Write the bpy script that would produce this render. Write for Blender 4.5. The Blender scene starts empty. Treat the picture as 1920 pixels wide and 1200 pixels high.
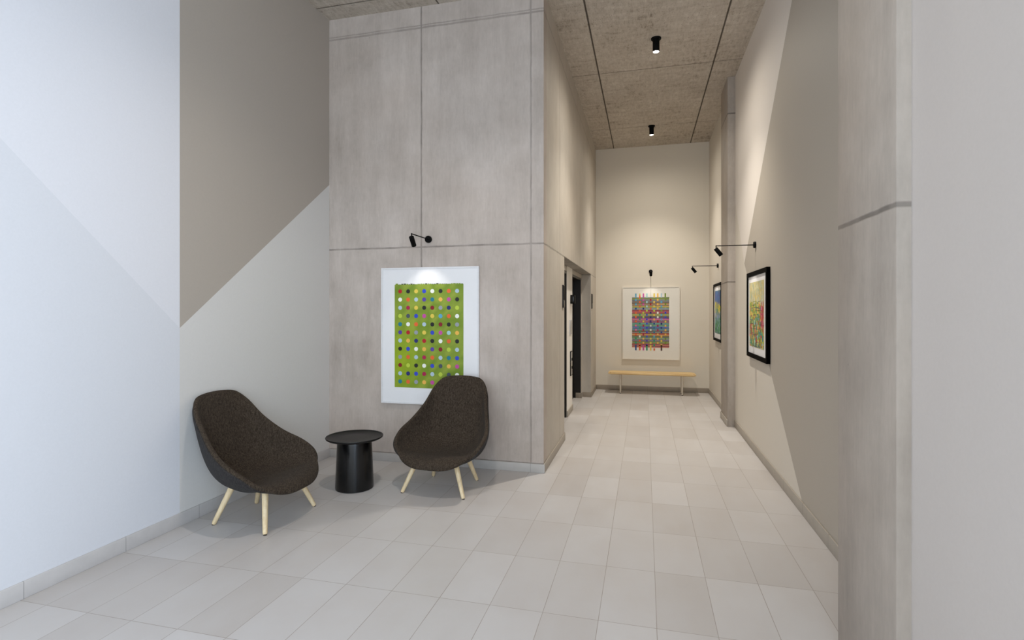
import bpy, bmesh, math, random
from mathutils import Vector, Matrix, Euler

scene = bpy.context.scene
COL = scene.collection
random.seed(7)
PI = math.pi

# ------------------------------------------------------------------ helpers
def lin(c):
    return tuple((v/255/12.92) if v/255 <= .04045 else ((v/255+.055)/1.055)**2.4 for v in c)

def finish(name, bm, mats, parent=None, smooth=False, angle=None):
    me = bpy.data.meshes.new(name)
    bm.normal_update()
    bm.to_mesh(me); bm.free()
    for m in (mats if isinstance(mats, (list, tuple)) else [mats]):
        me.materials.append(m)
    if smooth:
        for p in me.polygons: p.use_smooth = True
        if angle is not None:
            try: me.set_sharp_from_angle(angle=math.radians(angle))
            except Exception: pass
    o = bpy.data.objects.new(name, me)
    COL.objects.link(o)
    if parent: o.parent = parent
    return o

def add_box(bm, lo, hi, mi=0, bevel=0, seg=2):
    x0,y0,z0 = lo; x1,y1,z1 = hi
    v = [bm.verts.new(p) for p in ((x0,y0,z0),(x1,y0,z0),(x1,y1,z0),(x0,y1,z0),(x0,y0,z1),(x1,y0,z1),(x1,y1,z1),(x0,y1,z1))]
    fs = []
    for q in ((3,2,1,0),(4,5,6,7),(0,1,5,4),(1,2,6,5),(2,3,7,6),(3,0,4,7)):
        f = bm.faces.new([v[i] for i in q]); f.material_index = mi; fs.append(f)
    if bevel:
        es = list({e for f in fs for e in f.edges})
        bmesh.ops.bevel(bm, geom=es, offset=bevel, segments=seg, affect='EDGES', profile=.5)
    return bm

def box(name, lo, hi, mat, parent=None, bevel=0):
    bm = bmesh.new(); add_box(bm, lo, hi, 0, bevel)
    return finish(name, bm, mat, parent, smooth=bool(bevel), angle=40)

def add_lathe(bm, prof, n=48, cap0=True, cap1=True, M=None):
    rings = []
    for r, z in prof:
        rings.append([bm.verts.new((r*math.cos(2*PI*k/n), r*math.sin(2*PI*k/n), z)) for k in range(n)])
    for a, b in zip(rings, rings[1:]):
        for k in range(n):
            bm.faces.new((a[k], a[(k+1)%n], b[(k+1)%n], b[k]))
    if cap0: bm.faces.new(list(reversed(rings[0])))
    if cap1: bm.faces.new(rings[-1])
    if M is not None:
        bmesh.ops.transform(bm, matrix=M, verts=[v for r in rings for v in r])
    return bm

def add_tube(bm, pts, rad, n=12, closed=False):
    pts = [Vector(p) for p in pts]; m = len(pts); rings = []
    rads = rad if isinstance(rad, (list, tuple)) else [rad]*m
    up = None
    for i, p in enumerate(pts):
        if closed: t = pts[(i+1)%m]-pts[i-1]
        else: t = pts[min(i+1, m-1)]-pts[max(i-1, 0)]
        t.normalize()
        if up is None:
            up = Vector((0,0,1)) if abs(t.z) < .9 else Vector((1,0,0))
        a = t.cross(up).normalized(); up = a.cross(t).normalized()
        rings.append([bm.verts.new(p+(a*math.cos(2*PI*k/n)+up*math.sin(2*PI*k/n))*rads[i]) for k in range(n)])
    for i in range(m if closed else m-1):
        A, B = rings[i], rings[(i+1)%m]
        for k in range(n):
            bm.faces.new((A[k], A[(k+1)%n], B[(k+1)%n], B[k]))
    if not closed:
        bm.faces.new(list(reversed(rings[0]))); bm.faces.new(rings[-1])
    bmesh.ops.recalc_face_normals(bm, faces=bm.faces[:])
    return bm

def thing(name, label, cat, loc=(0,0,0), rotz=0, group=None):
    o = bpy.data.objects.new(name, None); COL.objects.link(o)
    o.empty_display_size = .1
    o.location = loc; o.rotation_euler = (0,0,rotz)
    o['label'] = label; o['category'] = cat
    if group: o['group'] = group
    return o

def tag(o, label, cat, group=None):
    o['label'] = label; o['category'] = cat
    if group: o['group'] = group
    return o

def struct(o):
    o['kind'] = 'structure'; return o

def dup(root, loc, rotz, label):
    r = root.copy(); COL.objects.link(r); r.location = loc; r.rotation_euler = (0,0,rotz); r['label'] = label
    for ch in list(root.children):
        c = ch.copy(); COL.objects.link(c); c.parent = r
        for g in list(ch.children):
            d = g.copy(); COL.objects.link(d); d.parent = c
    return r

# ------------------------------------------------------------------ materials
class NT:
    def __init__(self, name):
        self.m = bpy.data.materials.new(name); self.m.use_nodes = True
        self.t = self.m.node_tree; self.n = self.t.nodes; self.b = self.n['Principled BSDF']
        self.co = self.n.new('ShaderNodeTexCoord').outputs['Object']
    def link(self, a, b): self.t.links.new(a, b)
    def val(self, x, s):
        if hasattr(x, 'is_output'): self.link(x, s)
        else: s.default_value = x
    def math(self, op, a, b=0., c=None, clamp=False):
        k = self.n.new('ShaderNodeMath'); k.operation = op; k.use_clamp = clamp
        self.val(a, k.inputs[0]); self.val(b, k.inputs[1])
        if c is not None: self.val(c, k.inputs[2])
        return k.outputs[0]
    def sep(self, v):
        k = self.n.new('ShaderNodeSeparateXYZ'); self.link(v, k.inputs[0]); return k.outputs
    def mapping(self, scale=(1,1,1), loc=(0,0,0), rot=(0,0,0)):
        k = self.n.new('ShaderNodeMapping'); self.link(self.co, k.inputs[0])
        k.inputs['Scale'].default_value = scale; k.inputs['Location'].default_value = loc; k.inputs['Rotation'].default_value = rot
        return k.outputs[0]
    def noise(self, scale, detail=4, rough=.55, vec=None, dist=0.):
        k = self.n.new('ShaderNodeTexNoise'); self.link(vec if vec is not None else self.co, k.inputs['Vector'])
        k.inputs['Scale'].default_value = scale; k.inputs['Detail'].default_value = detail
        k.inputs['Roughness'].default_value = rough; k.inputs['Distortion'].default_value = dist
        return k.outputs[0]
    def ramp(self, fac, stops):
        k = self.n.new('ShaderNodeValToRGB'); self.link(fac, k.inputs[0])
        e = k.color_ramp.elements
        while len(e) < len(stops): e.new(.5)
        for i, (p, c) in enumerate(stops):
            e[i].position = p; e[i].color = (*c, 1) if len(c) == 3 else c
        return k.outputs[0]
    def maprange(self, v, a, b, c, d):
        k = self.n.new('ShaderNodeMapRange'); self.link(v, k.inputs[0])
        for i, x in enumerate((a,b,c,d)): k.inputs[i+1].default_value = x
        return k.outputs[0]
    def mix(self, fac, a, b, mode='MIX'):
        k = self.n.new('ShaderNodeMix'); k.data_type = 'RGBA'; k.blend_type = mode
        self.val(fac, k.inputs[0])
        for x, s in ((a, k.inputs[6]), (b, k.inputs[7])):
            if hasattr(x, 'is_output'): self.link(x, s)
            else: s.default_value = (*x, 1)
        return k.outputs[2]
    def line(self, c, x0, w, soft=.004):
        """1 on a thin line at coordinate x0"""
        d = self.math('ABSOLUTE', self.math('SUBTRACT', c, x0))
        return self.maprange(d, w, w+soft, 1., 0.)
    def bump(self, h, strength=.2, dist=.01):
        k = self.n.new('ShaderNodeBump'); k.inputs['Strength'].default_value = strength; k.inputs['Distance'].default_value = dist
        self.link(h, k.inputs['Height']); self.link(k.outputs[0], self.b.inputs['Normal'])
    def out(self, color=None, rough=.5, metal=0., spec=.5):
        if color is not None:
            if hasattr(color, 'is_output'): self.link(color, self.b.inputs['Base Color'])
            else: self.b.inputs['Base Color'].default_value = (*color, 1)
        self.val(rough, self.b.inputs['Roughness']); self.b.inputs['Metallic'].default_value = metal
        self.b.inputs['Specular IOR Level'].default_value = spec
        return self.m

def grey(v): return (v, v, v)

def paint(name, rgb, rough=.6):
    t = NT(name)
    n = t.noise(90, 3)
    c = t.mix(t.maprange(n, .3, .7, 0, .05), lin(rgb), (0.5,0.5,0.5), 'MULTIPLY')
    t.bump(n, .04, .002)
    return t.out(c, rough, spec=.25)

def concrete(name, base, dark, lines=(), vertical=True, contrast=1.0):
    """lines: (axis, position, half width, strength)"""
    t = NT(name); xyz = t.sep(t.co)
    cloud = t.noise(1.1, 5, .6)
    stre = t.noise(9, 5, .65, t.mapping((1,1,.13)))
    fine = t.noise(55, 3, .6, t.mapping((1,1,.25)))
    blot = t.noise(3.5, 6, .7)
    f = t.math('ADD', t.math('MULTIPLY', cloud, .4), t.math('ADD', t.math('MULTIPLY', stre, .3), t.math('ADD', t.math('MULTIPLY', fine, .12), t.math('MULTIPLY', blot, .25))))
    col = t.mix(t.maprange(f, .40, .68, 1, 0), base, dark)
    col = t.mix(t.maprange(t.noise(.8, 3), .45, .7, 0, .25), col, tuple(a*b for a, b in zip(dark, (1.12,1.02,.92))))
    # small air holes
    vo = t.n.new('ShaderNodeTexVoronoi'); t.link(t.co, vo.inputs['Vector']); vo.inputs['Scale'].default_value = 7
    hole = t.math('MULTIPLY', t.maprange(vo.outputs['Distance'], .025, .05, 1, 0), t.math('GREATER_THAN', t.noise(2.7, 2), .5))
    col = t.mix(t.math('MULTIPLY', hole, .35), col, tuple(x*.5 for x in dark))
    wob = t.math('MULTIPLY', t.math('SUBTRACT', t.noise(7, 3), .5), .012)
    tot = None
    for ax, pos, w, s in lines:
        c = t.math('ADD', xyz[ax], wob)
        l = t.math('MULTIPLY', t.line(c, pos, w, .006), s)
        tot = l if tot is None else t.math('MAXIMUM', tot, l)
    h = t.math('ADD', t.math('MULTIPLY', f, .5), t.math('MULTIPLY', fine, .25))
    if tot is not None:
        patch = t.maprange(t.noise(5, 3), .3, .65, .5, 1)
        tl = t.math('MULTIPLY', tot, patch)
        col = t.mix(tl, col, tuple(x*.38 for x in dark))
        h = t.math('SUBTRACT', h, t.math('MULTIPLY', tot, .8))
    t.bump(h, .25, .012)
    return t.out(col, .62, spec=.3)

CB, CD = lin((206,195,187)), lin((168,157,148))
M_core = concrete('concrete_core', CB, CD, [
    (2, 2.12, .005, .65), (2, 4.268, .006, .5), (2, 4.292, .003, .45),
    (0, -2.121, .005, .65), (0, -1.025, .005, .5), (2, .083, .002, .7)])
M_side = concrete('concrete_passage', lin((200,193,183)), lin((178,171,161)), [
    (2, 2.12, .006, .6), (1, 5.72, .006, .5), (1, 7.6, .006, .4), (2, 4.28, .006, .4)])
M_col = concrete('concrete_column', lin((190,180,170)), lin((156,147,138)), [(2, 1.865, .006, .8), (2, 4.04, .006, .8)])

def ceiling_mat():
    t = NT('concrete_ceiling'); xyz = t.sep(t.co)
    cloud = t.noise(1.3, 5, .6)
    fib = t.noise(30, 5, .7, t.mapping((1,.28,1)))
    fib2 = t.noise(16, 5, .75, t.mapping((.25,1,1)))
    spk = t.noise(75, 3, .6, t.mapping((1,.35,1)))
    f = t.math('ADD', t.math('MULTIPLY', cloud, .22), t.math('ADD', t.math('MULTIPLY', fib, .36), t.math('ADD', t.math('MULTIPLY', fib2, .30), t.math('MULTIPLY', spk, .12))))
    col = t.ramp(t.maprange(f, .36, .63, 0, 1), [(0, lin((124,113,101))), (.35, lin((180,170,157))), (.65, lin((194,185,173))), (1, lin((212,204,193)))])
    col = t.mix(t.maprange(spk, .58, .72, 0, .55), col, lin((104,92,80)))
    tot = None
    for ax, pos, wd, s in [(0,-.567,.005,.9),(0,.807,.005,.9),(1,6.76,.003,.7),(1,8.96,.003,.5),(1,4.56,.003,.7),(0,-1.94,.004,.8),(1,2.36,.003,.6)]:
        l = t.math('MULTIPLY', t.line(xyz[ax], pos, wd, .006), s)
        tot = l if tot is None else t.math('MAXIMUM', tot, l)
    col = t.mix(tot, col, lin((60,53,46)))
    t.bump(t.math('SUBTRACT', t.math('ADD', f, t.math('MULTIPLY', spk, -.3)), tot), .5, .02)
    return t.out(col, .75, spec=.2)
M_ceil = ceiling_mat()

TX, TY, OX, OY = .2735, .5555, .055, 2.5725
def floor_mat():
    t = NT('floor_tiles')
    br = t.n.new('ShaderNodeTexBrick'); br.offset = 0; br.squash = 1; br.offset_frequency = 1; br.squash_frequency = 1
    t.link(t.mapping(loc=(-OX+TX*40, -OY+TY*40, 0)), br.inputs['Vector'])
    br.inputs['Scale'].default_value = 1; br.inputs['Brick Width'].default_value = TX; br.inputs['Row Height'].default_value = TY
    br.inputs['Mortar Size'].default_value = .0018; br.inputs['Mortar Smooth'].default_value = .3; br.inputs['Bias'].default_value = 0
    br.inputs['Color1'].default_value = (*lin((187,182,179)),1); br.inputs['Color2'].default_value = (*lin((199,196,195)),1)
    br.inputs['Mortar'].default_value = (*lin((146,136,127)),1)
    st = t.noise(6, 4, .6, t.mapping((1,.35,1)))
    cl = t.noise(2.2, 4, .6)
    col = t.mix(t.maprange(cl, .35, .68, 0, .22), br.outputs['Color'], lin((178,168,160)))
    col = t.mix(t.maprange(st, .35, .7, 0, .22), col, lin((203,202,202)))
    r = t.maprange(st, .3, .7, .36, .5)
    t.bump(t.math('MULTIPLY', br.outputs['Fac'], -1), .2, .002)
    return t.out(col, r, spec=.4)
M_floor = floor_mat()

def base_mat(name, rgb, axis, off):
    t = NT(name); xyz = t.sep(t.co)
    per = t.math('FRACT', t.math('DIVIDE', t.math('SUBTRACT', xyz[axis], off-40*TY), TY))
    d = t.math('MINIMUM', per, t.math('SUBTRACT', 1., per))
    j = t.maprange(d, .002, .006, .6, 0)
    n = t.noise(14, 4)
    col = t.mix(t.maprange(n, .35, .7, 0, .25), lin(rgb), tuple(x*.75 for x in lin(rgb)))
    col = t.mix(j, col, tuple(x*.4 for x in lin(rgb)))
    return t.out(col, .5, spec=.35)
M_baseL = base_mat('skirting_tile_left', (206,203,202), 1, 2.5863)
M_baseR = base_mat('skirting_tile_right', (170,162,151), 1, 2.5863)
M_baseE = base_mat('skirting_tile_end', (152,141,127), 0, .05)
M_baseF = base_mat('skirting_tile_core', (184,180,176), 0, -1.027)

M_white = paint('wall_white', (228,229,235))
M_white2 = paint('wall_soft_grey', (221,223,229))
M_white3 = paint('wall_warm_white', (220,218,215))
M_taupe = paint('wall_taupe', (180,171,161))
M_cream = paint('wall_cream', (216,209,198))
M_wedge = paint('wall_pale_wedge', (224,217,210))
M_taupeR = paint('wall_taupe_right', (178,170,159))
M_near = paint('wall_near', (205,198,193))
M_pier = paint('lift_pier_lit_face', (240,236,230))  # light on the pier face put into its colour; shaded front stays darker
M_end = paint('wall_end_cream', (221,213,199))

def simple(name, rgb, rough=.5, metal=0., spec=.5, nscale=40, amt=.12, bump=0.):
    t = NT(name); n = t.noise(nscale, 3)
    c = t.mix(t.maprange(n, .3, .7, 0, amt), lin(rgb), tuple(x*.5 for x in lin(rgb)))
    if bump: t.bump(n, bump, .003)
    return t.out(c, rough, metal, spec)
M_black = simple('black_powder_coat', (5,5,5), .6, 0, .12)
M_blackgloss = simple('black_gloss_lacquer', (5,5,6), .22, 0, .5)
M_tabletop = simple('black_satin_lacquer', (18,17,16), .42, 0, .3)
M_frameblack = simple('black_picture_frame', (2,2,2), .7, 0, .04)
M_framecream = simple('cream_picture_frame', (226,219,207), .4)
M_framewhite = simple('white_picture_frame', (226,226,228), .4)
M_mat = simple('white_mount_board', (232,232,234), .5, amt=.02)
M_matwarm = simple('warm_white_mount_board', (230,226,217), .5, amt=.02)
M_steel = simple('brushed_steel', (205,203,200), .32, .6)
M_lift = simple('dark_lift_door', (20,17,14), .35, .3)
M_liftframe = simple('dark_bronze_lift_frame', (34,29,24), .45, .3)
M_cream_metal = simple('cream_metal', (222,212,196), .4)
M_plate = simple('dark_bronze_plate', (44,38,32), .4, .2)
M_plastic = simple('pale_grey_plastic', (196,196,200), .4)
M_dark_rubber = simple('dark_rubber_glide', (70,62,54), .6)
M_alu = simple('white_window_frame', (210,212,215), .4)

def wood(name, a, b, axis, sc=1.0):
    t = NT(name)
    s = [14*sc]*3; s[axis] = 1.2*sc
    g = t.noise(4, 6, .65, t.mapping(tuple(s)), .8)
    g2 = t.noise(30, 3, .6, t.mapping(tuple(x/14 for x in s)))
    c = t.mix(t.maprange(g, .35, .68, 0, 1), lin(a), lin(b))
    c = t.mix(t.maprange(g2, .4, .7, 0, .2), c, tuple(x*.7 for x in lin(b)))
    t.bump(g, .08, .002)
    return t.out(c, .42, spec=.4)
M_ash = wood('ash_leg', (236,217,180), (216,191,148), 2)
M_oak = wood('oak_bench', (232,204,150), (206,170,112), 0, .6)

def fabric(name, a, b, c3):
    t = NT(name)
    n = t.noise(190, 3, .7); n2 = t.noise(100, 4, .75, t.mapping((1,1,.4))); n3 = t.noise(80, 3, .7, t.mapping((.4,1,1)))
    c = t.mix(t.maprange(n2, .38, .64, 0, 1), lin(a), lin(b))
    c = t.mix(t.maprange(n, .55, .72, 0, .5), c, lin(c3))
    t.bump(t.math('ADD', n, t.math('ADD', n2, n3)), .5, .004)
    m = t.out(c, .95, spec=.1)
    t.b.inputs['Sheen Weight'].default_value = .03; t.b.inputs['Sheen Roughness'].default_value = .5
    return m
M_fab = fabric('dark_heather_wool', (44,37,31), (74,64,54), (124,108,90))
M_fabout = fabric('charcoal_wool_back', (43,41,41), (60,57,56), (84,80,76))

def attr_mat(name, rough=.55):
    t = NT(name)
    a = t.n.new('ShaderNodeAttribute'); a.attribute_name = 'tint'
    n = t.noise(160, 3)
    c = t.mix(t.maprange(n, .35, .7, 0, .18), a.outputs['Color'], (0.35,0.35,0.35), 'MULTIPLY')
    return t.out(c, rough, spec=.3)
M_print = attr_mat('printed_paper')

def emit(name, rgb, s):
    t = NT(name); t.out(rgb, .4)
    t.b.inputs['Emission Color'].default_value = (*rgb,1); t.b.inputs['Emission Strength'].default_value = s
    # procedural falloff toward the rim of the lens
    return t.m
M_lens = emit('lamp_lens', (1,.93,.82), 9)

def glass_mat():
    t = NT('window_glass'); n = t.n
    tr = n.new('ShaderNodeBsdfTransparent'); tr.inputs[0].default_value = (.97,.985,.98,1)
    gl = n.new('ShaderNodeBsdfGlossy'); gl.inputs['Roughness'].default_value = .02
    mx = n.new('ShaderNodeMixShader'); mx.inputs[0].default_value = .06
    t.link(tr.outputs[0], mx.inputs[1]); t.link(gl.outputs[0], mx.inputs[2])
    t.link(mx.outputs[0], n['Material Output'].inputs['Surface'])
    return t.m
M_glass = glass_mat()

# ------------------------------------------------------------------ setting
XL, XR, XC, YF, YE, YB = -3.14, 1.13, -.905, 4.78, 10.11, -2.6
XN, YN0, YN1, XP = .882, 2.074, 2.64, .836
ZT = 4.75
def zc(y): return 4.475+.015*(y-4.78)

struct(box('floor', (XL-.2, YB-.2, -.15), (XR+.2, YE+.2, 0), M_floor))
bm = bmesh.new()
y0, y1 = YB-.2, YE+.2
vs = [bm.verts.new(p) for p in ((XL-.2,y0,zc(y0)),(XR+.2,y0,zc(y0)),(XR+.2,y1,zc(y1)),(XL-.2,y1,zc(y1)),
                                (XL-.2,y0,ZT+.2),(XR+.2,y0,ZT+.2),(XR+.2,y1,ZT+.2),(XL-.2,y1,ZT+.2))]
for q in ((3,2,1,0),(4,5,6,7),(0,1,5,4),(1,2,6,5),(2,3,7,6),(3,0,4,7)): bm.faces.new([vs[i] for i in q])
bmesh.ops.recalc_face_normals(bm, faces=bm.faces[:])
struct(finish('ceiling', bm, M_ceil))

def poly_wall(name, X, polys, mats, inward, back, y0, y1):
    """wall at x = X painted in flat polygons of (y, z)"""
    bm = bmesh.new()
    for mi, pts in polys:
        f = bm.faces.new([bm.verts.new((X, y, z)) for y, z in pts]); f.material_index = mi
        f.normal_update()
        if f.normal.x*inward < 0: f.normal_flip()
    add_box(bm, (min(X-inward*.002, X-inward*back), y0, 0), (max(X-inward*.002, X-inward*back), y1, ZT), 0)
    return struct(finish(name, bm, mats))

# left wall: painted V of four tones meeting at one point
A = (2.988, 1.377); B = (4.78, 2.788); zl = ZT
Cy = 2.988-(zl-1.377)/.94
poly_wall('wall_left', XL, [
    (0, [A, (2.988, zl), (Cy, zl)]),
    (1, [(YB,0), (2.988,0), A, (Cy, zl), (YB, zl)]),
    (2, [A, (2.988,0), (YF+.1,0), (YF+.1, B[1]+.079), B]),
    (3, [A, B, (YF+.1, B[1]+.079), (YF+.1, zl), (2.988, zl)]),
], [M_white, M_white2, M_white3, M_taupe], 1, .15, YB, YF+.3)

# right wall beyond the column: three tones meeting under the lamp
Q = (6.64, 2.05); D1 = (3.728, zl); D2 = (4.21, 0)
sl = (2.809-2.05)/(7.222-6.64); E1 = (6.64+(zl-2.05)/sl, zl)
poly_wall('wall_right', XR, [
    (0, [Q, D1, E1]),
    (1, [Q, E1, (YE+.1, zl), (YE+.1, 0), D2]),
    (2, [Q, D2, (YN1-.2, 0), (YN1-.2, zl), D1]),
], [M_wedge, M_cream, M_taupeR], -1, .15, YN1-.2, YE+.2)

SY0, SY1, SZ0, SZ1 = -2.3, -.1, .06, 3.8
bm = bmesh.new()
add_box(bm, (XN, SY1, 0), (XN+.25, YN0+.02, ZT)); add_box(bm, (XN, YB, 0), (XN+.25, SY0, ZT))
add_box(bm, (XN, SY0, SZ1), (XN+.25, SY1, ZT)); add_box(bm, (XN, SY0, 0), (XN+.25, SY1, SZ0))
struct(finish('wall_near', bm, M_near))
bm = bmesh.new()
ym = (SY0+SY1)/2
for a, b in ((SY0, SY0+.06), (ym-.03, ym+.03), (SY1-.06, SY1)): add_box(bm, (XN+.1, a, SZ0), (XN+.18, b, SZ1))
for z in (SZ0, 2.4, SZ1-.06):
    add_box(bm, (XN+.1, SY0+.06, z), (XN+.18, ym-.03, z+.06)); add_box(bm, (XN+.1, ym+.03, z), (XN+.18, SY1-.06, z+.06))
win2 = struct(finish('window_2', bm, M_alu))
box('pane', (XN+.135, SY0+.01, SZ0+.01), (XN+.145, SY1-.01, SZ1-.01), M_glass, win2)
struct(box('wall_end', (XL, YE, 0), (XR+.15, YE+.15, ZT), M_end))
# concrete core: front face and passage face with the lift opening
struct(box('wall_front', (XL-.1, YF, 0), (XC, YF+.16, ZT), M_core))
OY0, OY1, OZ = 6.07, 9.15, 2.125
bm = bmesh.new()
add_box(bm, (XC-.155, YF+.16, 0), (XC, OY0, ZT))
add_box(bm, (XC-.155, OY1, 0), (XC, YE, ZT))
add_box(bm, (XC-.155, OY0, OZ), (XC, OY1, ZT))
struct(finish('wall_passage', bm, M_side))
# inner lift wall with two lift doorways
XI = -1.06; PY0, PY1 = 7.365, 7.92
bm = bmesh.new()
add_box(bm, (XI-.13, PY0, 0), (XI-.004, PY1, OZ+.2))
add_box(bm, (XI-.004, PY0+.002, 0), (XI, PY1, OZ+.2), 1)
add_box(bm, (XI-.13, 9.06, 0), (XI, YE, OZ+.2))
add_box(bm, (XI-.13, YF+.16, 0), (XI, 6.42, OZ+.2))
add_box(bm, (XI-.13, 6.42, 2.05), (XI, PY0, OZ+.2))
add_box(bm, (XI-.13, PY1, 2.05), (XI, 9.06, OZ+.2))
add_box(bm, (XI-.3, YF+.16, 0), (XI-.29, YE, OZ+.2))
struct(finish('wall_lift', bm, [M_side, M_pier]))
def lift_door(n, a, b):
    d = struct(box('door_%d' % n, (XI-.16, a, .0), (XI-.125, b, 2.06), M_lift))
    bm = bmesh.new()
    add_box(bm, (XI-.125, (a+b)/2-.004, 0), (XI-.121, (a+b)/2+.004, 2.05))
    finish('door_seam', bm, M_liftframe, d)
    bm = bmesh.new()
    add_box(bm, (XI-.124, a, 0), (XI-.006, a+.035, 2.05)); add_box(bm, (XI-.124, b-.035, 0), (XI-.006, b, 2.05)); add_box(bm, (XI-.124, a+.035, 2.015), (XI-.006, b-.035, 2.05))
    finish('door_frame', bm, M_liftframe, d)
lift_door(1, 6.42, PY0); lift_door(2, PY1, 9.06)

# columns on the right
def column(name, x0, ya, yb, x1):
    bm = bmesh.new(); add_box(bm, (x0, ya, 0), (x1, yb, ZT), 0, .008, 2)
    return struct(finish(name, bm, M_col, smooth=True, angle=40))
column('trim_1', XP, YN0, YN1, XR+.02)
column('trim_2', 1.036, 7.27, 7.86, XR+.02)

# window front behind the camera
WX0, WX1, WZ0, WZ1 = XL+.15, XN-.1, .06, 3.95
bm = bmesh.new()
add_box(bm, (XL-.15, YB-.18, 0), (WX0, YB, ZT)); add_box(bm, (WX1, YB-.18, 0), (XR+.15, YB, ZT))
add_box(bm, (WX0, YB-.18, WZ1), (WX1, YB, ZT)); add_box(bm, (WX0, YB-.18, 0), (WX1, YB, WZ0))
struct(finish('wall_back', bm, M_near))
bm = bmesh.new()
nW = 3
for k in range(nW+1):
    x = WX0+(WX1-WX0-.06)*k/nW; add_box(bm, (x, YB-.12, WZ0), (x+.06, YB-.04, WZ1))
for z in (WZ0, 2.5, WZ1-.06):
    for k in range(nW):
        a = WX0+(WX1-WX0-.06)*k/nW+.06; b = WX0+(WX1-WX0-.06)*(k+1)/nW
        add_box(bm, (a, YB-.12, z), (b, YB-.04, z+.06))
win = struct(finish('window_1', bm, M_alu))
box('pane', (WX0+.01, YB-.085, WZ0+.01), (WX1-.01, YB-.075, WZ1-.01), M_glass, win)

# baseboards
BH, BT = .085, .012
def bboard(name, lo, hi, mat):
    return struct(box(name, lo, hi, mat, None, .0025))
bboard('baseboard_left', (XL, YB, 0), (XL+BT, YF, .091), M_baseL)
bboard('baseboard_front', (XL+BT, YF-BT, 0), (XC+BT, YF, .081), M_baseF)
bboard('baseboard_passage', (XC, YF, 0), (XC+BT, OY0, .085), M_baseR)
bboard('baseboard_passage_far', (XC, OY1-BT, 0), (XC+BT, YE, .088), M_baseE)
bboard('baseboard_lift_jamb', (XI+.012, OY1-BT, 0), (XC, OY1, .088), M_baseE)
bboard('baseboard_lift', (XI, PY0-BT, 0), (XI+BT, PY1, .088), M_baseR)
bboard('baseboard_lift_face', (XI-.06, PY0-BT, 0), (XI, PY0, .088), M_baseR)
bboard('baseboard_lift_far', (XI-.09, 9.024-BT, 0), (XI+BT, 9.06, .088), M_baseE)
bboard('baseboard_end', (XC+BT, YE-BT, 0), (XR, YE, .09), M_baseE)
bboard('baseboard_right', (XR-BT, YN1, 0), (XR, 7.27, .09), M_baseR)
bboard('baseboard_right_far', (XR-BT, 7.86, 0), (XR, YE-BT, .09), M_baseR)
bboard('baseboard_column', (1.036-BT, 7.26, 0), (1.036, 7.87, .088), M_baseR)

# ------------------------------------------------------------------ lounge chairs
def catmull(P, t, closed=True):
    n = len(P); i = int(math.floor(t)); f = t-i
    p0, p1, p2, p3 = (P[(i+k) % n] for k in (-1,0,1,2))
    return 0.5*((2*p1)+(-p0+p2)*f+(2*p0-5*p1+4*p2-p3)*f*f+(-p0+3*p1-3*p2+p3)*f**3)

# half contour from front centre to top centre: rim, and the two handles of the spoke from the seat's low point
HALF = [
  ((0,   .342,.232), (0,  .13,.290), (0,   .355,.375)),
  ((.155,.325,.238), (.06,.13,.290), (.145,.330,.375)),
  ((.278,.272,.292), (.14,.11,.285), (.245,.268,.360)),
  ((.355,.175,.402), (.22,.08,.280), (.332,.165,.320)),
  ((.374,.050,.480), (.25,.03,.280), (.348,.040,.330)),
  ((.332,-.095,.556),(.25,-.07,.280),(.312,-.125,.360)),
  ((.274,-.240,.684),(.22,-.16,.275),(.252,-.240,.400)),
  ((.242,-.335,.805),(.16,-.24,.270),(.205,-.283,.460)),
  ((.185,-.392,.880),(.10,-.27,.270),(.145,-.300,.500)),
  ((.095,-.410,.900),(.04,-.275,.27),(.075,-.305,.520)),
  ((0,   -.414,.904),(0,  -.275,.27),(0,   -.307,.530)),
]
def ring_controls(j):
    r = [Vector(h[j]) for h in HALF]
    l = [Vector((-h[j][0], h[j][1], h[j][2])) for h in HALF[-2:0:-1]]
    return r+l
RIM, PA, PB = ring_controls(0), ring_controls(1), ring_controls(2)
BOT = Vector((0,.0,.290))
NA, NR = 72, 18
def rim_pt(k): return catmull(RIM, k*len(RIM)/NA)
def shell_bm(umax=1.):
    bm = bmesh.new(); c = bm.verts.new(BOT); rings = []
    for i in range(1, NR+1):
        u = umax*i/NR; ring = []
        for k in range(NA):
            t = k*len(RIM)/NA
            R_, a, b = catmull(RIM, t), catmull(PA, t), catmull(PB, t)
            p = BOT*(1-u)**3+a*3*u*(1-u)**2+b*3*u*u*(1-u)+R_*u**3
            ring.append(bm.verts.new(p))
        rings.append(ring)
    for k in range(NA):
        bm.faces.new((c, rings[0][k], rings[0][(k+1)%NA]))
    for A_, B_ in zip(rings, rings[1:]):
        for k in range(NA):
            bm.faces.new((A_[k], B_[k], B_[(k+1)%NA], A_[(k+1)%NA]))
    bmesh.ops.recalc_face_normals(bm, faces=bm.faces[:])
    c.normal_update()
    if c.normal.z < 0: bmesh.ops.reverse_faces(bm, faces=bm.faces[:])
    return bm

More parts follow.
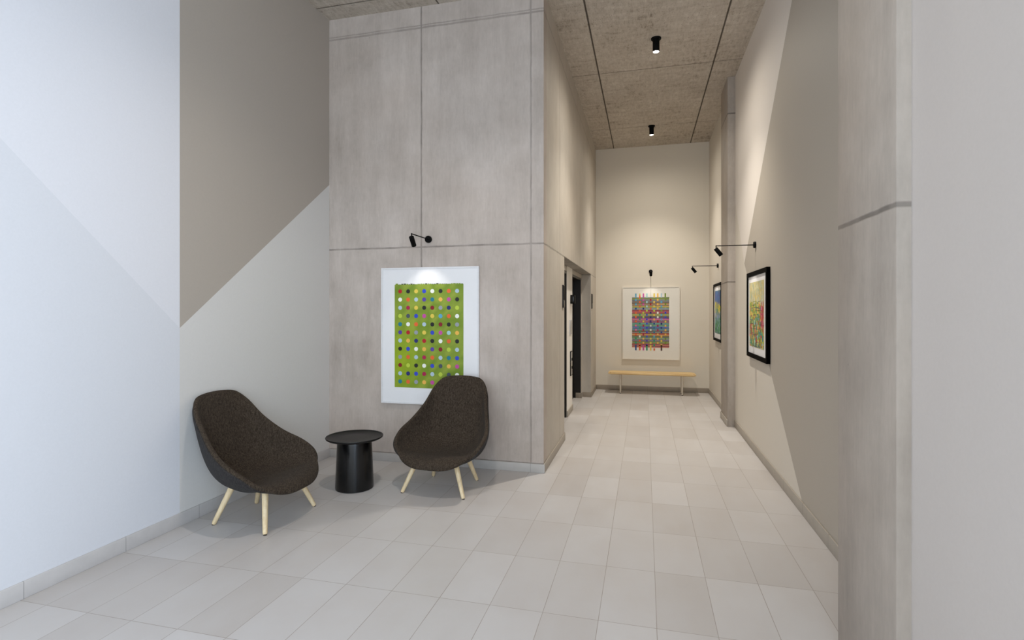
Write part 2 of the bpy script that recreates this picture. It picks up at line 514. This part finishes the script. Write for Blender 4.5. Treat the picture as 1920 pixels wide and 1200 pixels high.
chair = thing('lounge_chair', 'dark brown wool lounge chair with pale wooden legs by the plain white left wall', 'armchair', (-2.69,3.27,0), -PI/2, 'pair of lounge chairs')
sh = finish('upholstery', shell_bm(), M_fab, chair, True)
md = sh.modifiers.new('thick', 'SOLIDIFY'); md.thickness = .034; md.offset = -1
md = sh.modifiers.new('round', 'SUBSURF'); md.levels = 1; md.render_levels = 2
bm = shell_bm(.975); bm.normal_update()
for v in bm.verts: v.co -= v.normal*.027
sh = finish('outer_shell', bm, M_fabout, chair, True)
md = sh.modifiers.new('thick', 'SOLIDIFY'); md.thickness = .016; md.offset = -1
md = sh.modifiers.new('round', 'SUBSURF'); md.levels = 1; md.render_levels = 2
for (fx, fy, tx, ty) in ((.27,.235,.165,.15),(-.27,.235,-.165,.15),(.21,-.235,.14,-.13),(-.21,-.235,-.14,-.13)):
    f = Vector((fx,fy,.006)); t_ = Vector((tx,ty,.275)); dv = (t_-f)
    bm = bmesh.new()
    add_tube(bm, [f, f+dv*.03, f+dv*.5, t_], [.0125,.0155,.019,.0225], 20)
    lg = finish('leg', bm, M_ash, chair, True, 50)
    bm = bmesh.new(); add_tube(bm, [Vector((fx,fy,0)), Vector((fx,fy,.008))], .0115, 16)
    finish('glide', bm, M_dark_rubber, lg, True, 50)
bm = bmesh.new()
add_tube(bm, [(.15,.135,.244),(-.14,-.12,.244)], .014, 10); add_tube(bm, [(-.15,.135,.244),(.14,-.12,.244)], .014, 10)
finish('base_frame', bm, M_black, chair, True)
dup(chair, (-1.655,4.2,0), math.radians(177.4), 'dark brown wool lounge chair with pale wooden legs in front of the green dotted print')

# ------------------------------------------------------------------ side table
tb = thing('side_table', 'round black pedestal side table between the two lounge chairs', 'table', (-2.385,4.0,0))
bm = bmesh.new()
add_lathe(bm, [(.150,0),(.157,.004),(.158,.02),(.150,.2),(.143,.38),(.141,.398)], 64)
finish('pedestal', bm, M_blackgloss, tb, True, 50)
bm = bmesh.new()
add_lathe(bm, [(.13,.398),(.150,.401),(.185,.408),(.222,.418),(.234,.426),(.236,.434),(.2345,.437),(.231,.436),(.226,.429),(.222,.4265),(.1,.426),(.002,.426)], 80)
finish('tray_top', bm, M_tabletop, tb, True, 60)

# ------------------------------------------------------------------ bench
bn = thing('bench', 'light wooden bench with cream metal legs under the woven strip print on the end wall', 'bench', (.113,9.82,0))
bm = bmesh.new()
add_box(bm, (-.757,-.19,.347), (.757,.185,.382))
es = [e for e in bm.edges if abs(e.verts[0].co.z-e.verts[1].co.z) > .01]
bmesh.ops.bevel(bm, geom=es, offset=.04, segments=5, affect='EDGES')
es = [e for e in bm.edges if abs(e.verts[0].co.z-e.verts[1].co.z) < .001]
bmesh.ops.bevel(bm, geom=es, offset=.011, segments=3, affect='EDGES')
finish('seat', bm, M_oak, bn, True, 35)
for sx in (-.543, .527):
    for fy, ty in ((-.10,-.085),(.12,.1)):
        bm = bmesh.new()
        add_tube(bm, [(sx,fy,.006),(sx,ty,.347)], [.012,.017], 16)
        lg = finish('leg', bm, M_cream_metal, bn, True, 50)
        bm = bmesh.new(); add_tube(bm, [(sx,fy,0),(sx,fy,.008)], .0135, 14)
        finish('glide', bm, M_dark_rubber, lg, True, 50)
    bm = bmesh.new(); add_box(bm, (sx-.03,-.15,.341), (sx+.03,.15,.348))
    finish('mounting_plate', bm, M_cream_metal, bn)

# ------------------------------------------------------------------ pictures
PAL = dict(red=(178,34,40), black=(38,40,38), yellow=(226,200,84), blue=(52,74,196), white=(240,242,236), orange=(226,104,52), light=(178,200,214),
           purple=(88,66,160), teal=(38,122,146), amber=(236,184,84), magenta=(196,80,160), crimson=(168,36,78), dark=(134,32,40), grey=(152,158,168),
           navy=(40,46,112), lime=(186,206,72), slate=(72,82,96), aqua=(160,206,206), green=(44,150,110), sky=(92,166,200), pink=(226,110,150), olive=(118,146,48), brown=(92,64,52), deep=(32,74,140))
class Print:
    """a flat print in local (u right, v up) metres, drawn as tinted faces"""
    def __init__(s): s.bm = bmesh.new(); s.l = s.bm.loops.layers.float_color.new('tint')
    def face(s, pts, c, d=0.):
        cs = c if isinstance(c, list) else [c]*len(pts)
        f = s.bm.faces.new([s.bm.verts.new((u, -d, v)) for u, v in pts])
        for lp, cc in zip(f.loops, cs): lp[s.l] = (*lin(cc), 1)
        f.normal_update()
        if f.normal.y > 0: f.normal_flip()
    def rect(s, u0, v0, u1, v1, c, d=0.): s.face([(u0,v0),(u1,v0),(u1,v1),(u0,v1)], c, d)
    def disc(s, u, v, r, c, d=0., n=18): s.face([(u+r*math.cos(2*PI*k/n), v+r*math.sin(2*PI*k/n)) for k in range(n)], c, d)

def picture(name, label, loc, rotz, w, h, fw, fd, fmat, mmat, draw, lip=.006):
    t = thing(name, label, 'picture', loc, rotz)
    bm = bmesh.new()
    add_box(bm, (-w/2,-fd,-h/2), (-w/2+fw,0,h/2)); add_box(bm, (w/2-fw,-fd,-h/2), (w/2,0,h/2))
    add_box(bm, (-w/2+fw,-fd,h/2-fw), (w/2-fw,0,h/2)); add_box(bm, (-w/2+fw,-fd,-h/2), (w/2-fw,0,-h/2+fw))
    finish('frame', bm, fmat, t)
    md = box('mount', (-w/2+fw,-fd+lip,-h/2+fw), (w/2-fw,-.004,h/2-fw), mmat, t)
    p = Print(); draw(p)
    o = finish('print', p.bm, M_print, t); o.location = (0, -fd+lip-.0012, 0)
    return t

def mixc(a, b, f): return tuple(x+(y-x)*f for x, y in zip(a, b))

# dotted green print
ROWS = ['red black yellow blue white black orange light','white orange light purple teal amber magenta black','light crimson yellow black dark grey navy lime',
 'lime slate blue magenta yellow sky orange white','teal white orange light black dark black grey','purple red grey yellow blue magenta aqua amber',
 'light amber navy red black white orange black','black blue white amber purple dark lime light','grey orange light crimson orange light teal blue',
 'dark lime black white blue slate amber magenta','light navy blue crimson light lime slate white','teal orange grey amber magenta white blue red']
def draw_dots(p):
    u0, u1, v0, v1 = -.363, .353, -.508, .501
    nu, nv = 14, 20
    rnd = random.Random(3)
    g = [[mixc(mixc((150,166,62),(112,140,38),rnd.random()), (160,184,20), .75*max(0,1-abs(i/nu-.1)*2.2)*max(0, 1-abs(j/nv-.28)*2.2)) for i in range(nu+1)] for j in range(nv+1)]
    for j in range(nv):
        for i in range(nu):
            a = u0+(u1-u0)*i/nu; b = u0+(u1-u0)*(i+1)/nu; c = v0+(v1-v0)*j/nv; d = v0+(v1-v0)*(j+1)/nv
            p.face([(a,c),(b,c),(b,d),(a,d)], [g[j][i], g[j][i+1], g[j+1][i+1], g[j+1][i]])
    x = u0+.01
    while x < u1-.02:
        w = rnd.uniform(.012,.03); p.rect(x, v1, x+w, v1+rnd.uniform(.002,.010), (62,70,44) if rnd.random() < .45 else (126,150,60)); x += w+.004
    for r, row in enumerate(ROWS):
        for c, k in enumerate(row.split()):
            p.disc(u0+(u1-u0)*(.083+.1183*c), v1-(v1-v0)*(.066+.0797*r), .0205, PAL[k], .0007)
picture('dotted_print', 'white framed green print covered in rows of coloured dots on the concrete wall', (-2.029,YF,1.252), 0, 1.015, 1.335, .016, .034, M_framewhite, M_mat, draw_dots)

# woven paper strips
def draw_woven(p):
    rnd = random.Random(5)
    u0, u1 = -.341, .329
    V = lambda y: .483-(y-235)/(985-235)*.935+.0   # sketch rows to metres
    U = lambda x: u0+(x-120)/565*(u1-u0)
    p.rect(u0+.004, V(985), u1-.004, V(235), (186,182,172))
    bands = [(235,320,['grey','olive','slate','brown','aqua','grey']),(320,372,['orange','orange','amber','brown']),(372,396,['lime','yellow','olive']),(396,425,['aqua','sky','slate','grey']),
             (425,485,['red','dark','crimson','brown','red']),(485,520,['yellow','amber','olive','yellow']),(520,545,['slate','navy','brown','teal']),(545,612,['magenta','purple','pink','brown','magenta']),
             (612,668,['green','teal','aqua','green','olive']),(668,728,['deep','teal','blue','deep','sky']),(728,768,['olive','brown','grey']),(768,812,['orange','red','dark','amber']),
             (812,850,['olive','green','slate','olive']),(850,885,['purple','grey','brown','aqua']),(885,922,['lime','grey','olive','brown']),(922,985,['red','crimson','orange','dark'])]
    for a, b, ks in bands:
        y = a
        while y < b:
            h = rnd.choice((5,6,8,10)); k = PAL[rnd.choice(ks)]
            xa = 120+rnd.uniform(0,8); 
            while xa < 676:
                xb = min(685-rnd.uniform(0,8), xa+rnd.uniform(120,420))
                kk = mixc(k, PAL[rnd.choice(ks)], rnd.random()*.5)
                p.rect(U(xa), V(min(y+h,b+3)), U(xb), V(y), mixc(kk, (206,200,190), .16), .0004); xa = xb
            y += h+rnd.choice((1,2,3))
            if rnd.random() < .35: p.rect(U(122), V(y+1.8), U(683), V(y), (86,66,58), .0005); y += 2
    xs = [180,240,295,348,405,458,512,567,628]
    cols = [['sky','deep','orange','orange','pink','orange','green','slate'],['orange','orange','green','green','green','white','orange','orange'],['magenta','navy','lime','yellow','red','crimson','amber','yellow'],
            ['aqua','lime','blue','blue','blue','blue','purple','crimson'],['red','orange','navy','purple','white','lime','yellow','lime'],['yellow','lime','amber','deep','teal','sky','green','white'],
            ['amber','amber','white','red','crimson','amber','amber','navy'],['sky','olive','sky','navy','deep','amber','yellow','slate'],['olive','grey','blue','yellow','amber','amber','olive','brown']]
    for i, x in enumerate(xs):
        for j in range(12):
            y = 262+j*64+(32 if i % 2 else 0)
            if y > 965: continue
            c = PAL[cols[i][min(7, int(j/12*8))]]
            p.rect(U(x-12.5), V(y+29), U(x+12.5), V(y), c, .0009)
    for x, k in ((180,'sky'),(240,'yellow'),(295,'magenta'),(348,'aqua'),(458,'yellow'),(512,'amber'),(567,'light'),(625,'olive')):
        p.rect(U(x-11), V(240), U(x+11), V(180), PAL[k], .0009)
    p.rect(U(229), V(262), U(251), V(208), PAL['orange'], .001)
    for x, k in ((180,'deep'),(240,'orange'),(295,'magenta'),(348,'green'),(405,'yellow'),(567,'brown')):
        p.rect(U(x-12), V(1028), U(x+12), V(946), PAL[k], .0009)
    p.rect(U(448), V(1028), U(472), V(996), PAL['orange'], .0009)
picture('woven_strip_print', 'white framed picture of woven coloured strips above the wooden bench', (.108,YE,1.263), 0, 1.03, 1.352, .018, .034, M_framecream, M_matwarm, draw_woven)

# abstract gridded print in black frame, on the right wall (u grows toward the camera)
def draw_grid(p):
    rnd = random.Random(11); u0, u1, v0, v1 = -.386, .335, -.335, .342
    W_, H_ = u1-u0, v1-v0
    p.rect(u0, v0, u1, v1, (206,196,140))
    def pick(f, g):
        if f > .80: return rnd.choice([(222,206,148),(206,206,160),(170,186,160),(228,218,180),(190,196,170),(214,196,130)])
        if f > .68: return rnd.choice([(228,210,150),(214,220,204),(226,202,120),(200,206,180)])
        if g > .80 and f > .28: return PAL[rnd.choice(['crimson','red','crimson','pink','orange'])]
        if f > .48: return PAL[rnd.choice(['amber','yellow','orange','amber','lime','olive','green','yellow'])]
        return PAL[rnd.choice(['green','olive','teal','orange','amber','green','slate','lime','olive','aqua','red'])]
    n = 900
    for k in range(n):
        f = rnd.random(); g = rnd.random()
        w = rnd.uniform(.018,.05); h = rnd.uniform(.015,.06)
        u = u0+g*(W_-w); v = v0+f*(H_-h)
        p.rect(u, v, u+w, v+h, mixc(pick(f, g), (190,180,130), rnd.uniform(.1,.4)), .0002+.0008*k/n)
    for k in range(46):
        f = rnd.random()*.7; u = u0+rnd.random()*W_*.7; w = rnd.uniform(.06,.2)
        p.rect(u, v0+f*H_, min(u+w,u1), v0+f*H_+.004, PAL[rnd.choice(['slate','brown','deep','olive'])], .00105)
picture('gridded_print', 'black framed print of orange, green and red woven patches on the right wall', (XR,5.814,1.4535), -PI/2, .985, .905, .045, .034, M_frameblack, M_mat, draw_grid, .012)
def draw_garden(p):
    rnd = random.Random(21); u0, u1, v0, v1 = -.315, .365, -.334, .342
    W_, H_ = u1-u0, v1-v0
    p.rect(u0, v0, u1, v1, (110,140,140))
    n = 800
    for k in range(n):
        f = rnd.random(); ff = f+rnd.gauss(0,.05); g = rnd.random()
        if ff > .72: c = rnd.choice([(70,84,156),(58,96,160),(84,76,150),(64,130,140),(60,110,170)])
        elif ff > .52: c = rnd.choice([(214,206,70),(120,160,80),(238,212,50),(90,140,110),(226,200,60)])
        elif ff > .34: c = rnd.choice([(150,158,206),(120,140,180),(120,160,130),(184,188,220),(100,140,120)])
        else: c = rnd.choice([(60,134,92),(86,164,112),(48,112,90),(110,172,122),(150,170,200)])
        w = rnd.uniform(.015,.05); h = rnd.uniform(.03,.10)
        u = u0+g*(W_-w); v = v0+f*(H_-h)
        p.rect(u, v, u+w, v+h, c, .0002+.0008*k/n)
picture('garden_print', 'black framed blue, yellow and green print on the right wall beyond the far column', (XR,8.80,1.47), -PI/2, .90, .907, .04, .034, M_frameblack, M_mat, draw_garden, .012)

# ------------------------------------------------------------------ picture lamps
def wall_lamp(label, loc, rotz):
    t = thing('picture_lamp', label, 'lamp', loc, rotz, 'black picture lamps')
    RX = Matrix.Rotation(PI/2, 4, 'X')          # +z -> -y
    bm = bmesh.new(); add_lathe(bm, [(.034,0),(.0345,.018),(.032,.022)], 40, M=RX)
    finish('wall_plate', bm, M_black, t, True, 40)
    L = .392
    bm = bmesh.new(); add_tube(bm, [(0,-.018,0),(0,-L,0)], .0052, 12)
    add_tube(bm, [(0,-L,.0052),(0,-L,-.034)], .0052, 12)
    finish('arm', bm, M_black, t, True, 50)
    top = Vector((0,-L-.006,-.026)); ax = Vector((0,math.sin(math.radians(38)),-math.cos(math.radians(38))))
    M = Matrix.Translation(top) @ ax.to_track_quat('Z','Y').to_matrix().to_4x4()
    bm = bmesh.new(); add_lathe(bm, [(.020,0),(.0225,.003),(.0225,.096),(.021,.098),(.0185,.098),(.0185,.09)], 32, True, False, M)
    hd = finish('lamp_head', bm, M_black, t, True, 40)
    bm = bmesh.new(); add_lathe(bm, [(.0185,.088),(.0185,.09)], 32, True, True, M)
    finish('lens', bm, M_lens, hd)
    return t
lamp0 = wall_lamp('black swing-arm picture lamp above the green dotted print', (-2.043,YF,2.192), 0)
dup(lamp0, (XR,5.988,2.189), -PI/2, 'black long-armed picture lamp above the nearer black framed print')
dup(lamp0, (XR,8.881,2.209), -PI/2, 'black long-armed picture lamp on the right wall beyond the far column')
dup(lamp0, (.106,YE,2.223), 0, 'black picture lamp seen end on above the woven strip print')

def downlight(label, x, y):
    z = zc(y)
    t = thing('ceiling_downlight', label, 'light', (x,y,z), 0, 'black ceiling downlights')
    bm = bmesh.new(); add_lathe(bm, [(.052,-.016),(.054,-.013),(.054,.002)], 40)
    finish('ceiling_plate', bm, M_black, t, True, 40)
    bm = bmesh.new(); add_lathe(bm, [(.030,-.140),(.033,-.151),(.0355,-.151),(.0365,-.148),(.0365,-.012)], 40, False, True)
    hd = finish('lamp_tube', bm, M_black, t, True, 40)
    bm = bmesh.new(); add_lathe(bm, [(.0325,-.1495),(.0325,-.146)], 40)
    finish('lens', bm, M_lens, hd)
    return t
downlight('black cylinder downlight on the passage ceiling, nearer the entrance', .12, 6.0)
downlight('smaller looking black cylinder downlight near the end wall', .108, 8.96)

# ------------------------------------------------------------------ lift fittings
def plate(name, label, cat, lo, hi, mat, parts=(), group=None):
    o = box(name, lo, hi, mat, None, .002); tag(o, label, cat, group)
    for n_, a, b, m in parts: box(n_, a, b, m, o, .001)
    return o
def wall_plate(label, ya, yb):
    plate('lift_indicator', label, 'sign', (XC-.006,ya,1.53), (XC+.014,yb,1.79), M_plate,
          [('display', (XC+.0135,ya+.008,1.62), (XC+.017,yb-.008,1.78), M_black), ('lower_panel', (XC+.0135,ya+.008,1.54), (XC+.017,yb-.008,1.61), M_blackgloss)], 'lift indicator plates')
wall_plate('dark slim plate on the passage wall just before the lift opening', 5.90, 6.01)
wall_plate('dark slim plate on the passage wall just past the lift opening', 9.23, 9.335)
plate('floor_display', 'black box display sticking out from the pale lift pier', 'display', (XI,7.70,1.60), (XI+.06,7.84,1.725), M_black, [('screen', (XI+.01,7.696,1.615), (XI+.05,7.701,1.71), M_blackgloss)])
plate('notice_sign', 'small pale grey sign on the lift pier under the black display', 'sign', (XI,7.60,1.15), (XI+.012,7.80,1.36), M_plastic, [('sign_face', (XI+.0115,7.615,1.165), (XI+.0135,7.785,1.345), M_steel)])
cp = plate('call_plate', 'tall dark call button plate low on the lift pier', 'lift control', (XI,7.66,.54), (XI+.014,7.82,.90), M_plate, [('steel_face', (XI+.013,7.675,.555), (XI+.016,7.805,.885), M_steel)])
for z in (.66, .78):
    bm = bmesh.new(); add_lathe(bm, [(.022,0),(.022,.006),(.018,.008)], 24, M=Matrix.Translation((XI+.0155,7.74,z)) @ Matrix.Rotation(PI/2,4,'Y'))
    finish('call_button', bm, M_black, cp, True, 40)

# ------------------------------------------------------------------ lights
def lamp(name, kind, loc, target, energy, color, **kw):
    d = bpy.data.lights.new(name, kind); d.energy = energy; d.color = color
    for k, v in kw.items(): setattr(d, k, v)
    o = bpy.data.objects.new(name, d); COL.objects.link(o); o.location = loc
    o.rotation_euler = (Vector(target)-Vector(loc)).to_track_quat('-Z','Y').to_euler()
    return o
WARM = (1,.93,.82)
lamp('window_daylight', 'AREA', (-1.0,YB-.35,2.3), (-1.6,3,1.5), 178, (.88,.94,1.0), shape='RECTANGLE', size=4.2, size_y=3.9)
lamp('side_window_daylight', 'AREA', (XN+.32,-1.2,1.95), (-3,0,1.6), 212, (.66,.80,1.0), shape='RECTANGLE', size=2.3, size_y=3.7)
def picspot(disc, out, aim, e):
    p = Vector(disc)+Vector(out)*.34+Vector((0,0,-.105))
    lamp('picture_spot', 'SPOT', p, aim, e, (1,.94,.86), spot_size=math.radians(76), spot_blend=.6, shadow_soft_size=.02)
picspot((-2.043,YF,2.192), (0,-1,0), (-2.03,YF,1.36), 4.5)
picspot((XR,5.988,2.189), (-1,0,0), (XR,5.95,1.36), 4.5)
picspot((XR,8.881,2.209), (-1,0,0), (XR,8.85,1.36), 4.5)
picspot((.106,YE,2.223), (0,-1,0), (.106,YE,1.36), 4)
for y, e, e2 in ((6.0, 270, 84), (8.96, 225, 47)):
    lamp('downlight_spill', 'SPOT', (.115,y,zc(y)-.17), (.115,y,0), e2, WARM, spot_size=math.radians(174), spot_blend=1, shadow_soft_size=.05)
    lamp('downlight_spot', 'SPOT', (.115,y,zc(y)-.17), (.115,y,0), e, WARM, spot_size=math.radians(98), spot_blend=1, shadow_soft_size=.05)
lamp('lift_lobby_fill', 'SPOT', (-.98,7.0,2.11), (-1.0,7.2,0), 4, (1,.93,.85), spot_size=math.radians(170), spot_blend=1, shadow_soft_size=.03)  # added fill that brightens the lift pier, no fitting here
lamp('lounge_fill', 'SPOT', (-1.2,2.6,4.40), (-1.2,2.6,0), 120, (1,.92,.84), spot_size=math.radians(130), spot_blend=.9, shadow_soft_size=.08)  # extra soft light added above the lounge, without a ceiling fixture

w = bpy.data.worlds.new('sky'); scene.world = w; w.use_nodes = True
bg = w.node_tree.nodes['Background']; bg.inputs[0].default_value = (.80,.90,1,1); bg.inputs[1].default_value = 1.0

# ------------------------------------------------------------------ camera
cam = bpy.data.cameras.new('camera'); co = bpy.data.objects.new('camera', cam); COL.objects.link(co)
cam.sensor_fit = 'HORIZONTAL'; cam.sensor_width = 36; cam.lens = 36*987/1920
cam.shift_y = -18/1920; cam.clip_start = .05
co.location = (0,0,1.5)
co.rotation_euler = (PI/2, 0, math.atan(249/987))
scene.camera = co

scene.view_settings.view_transform = 'Standard'
scene.view_settings.look = 'None'
scene.view_settings.exposure = .06
scene.cycles.use_denoising = True
scene.cycles.max_bounces = 10
scene.cycles.diffuse_bounces = 6
scene.cycles.sample_clamp_indirect = 6
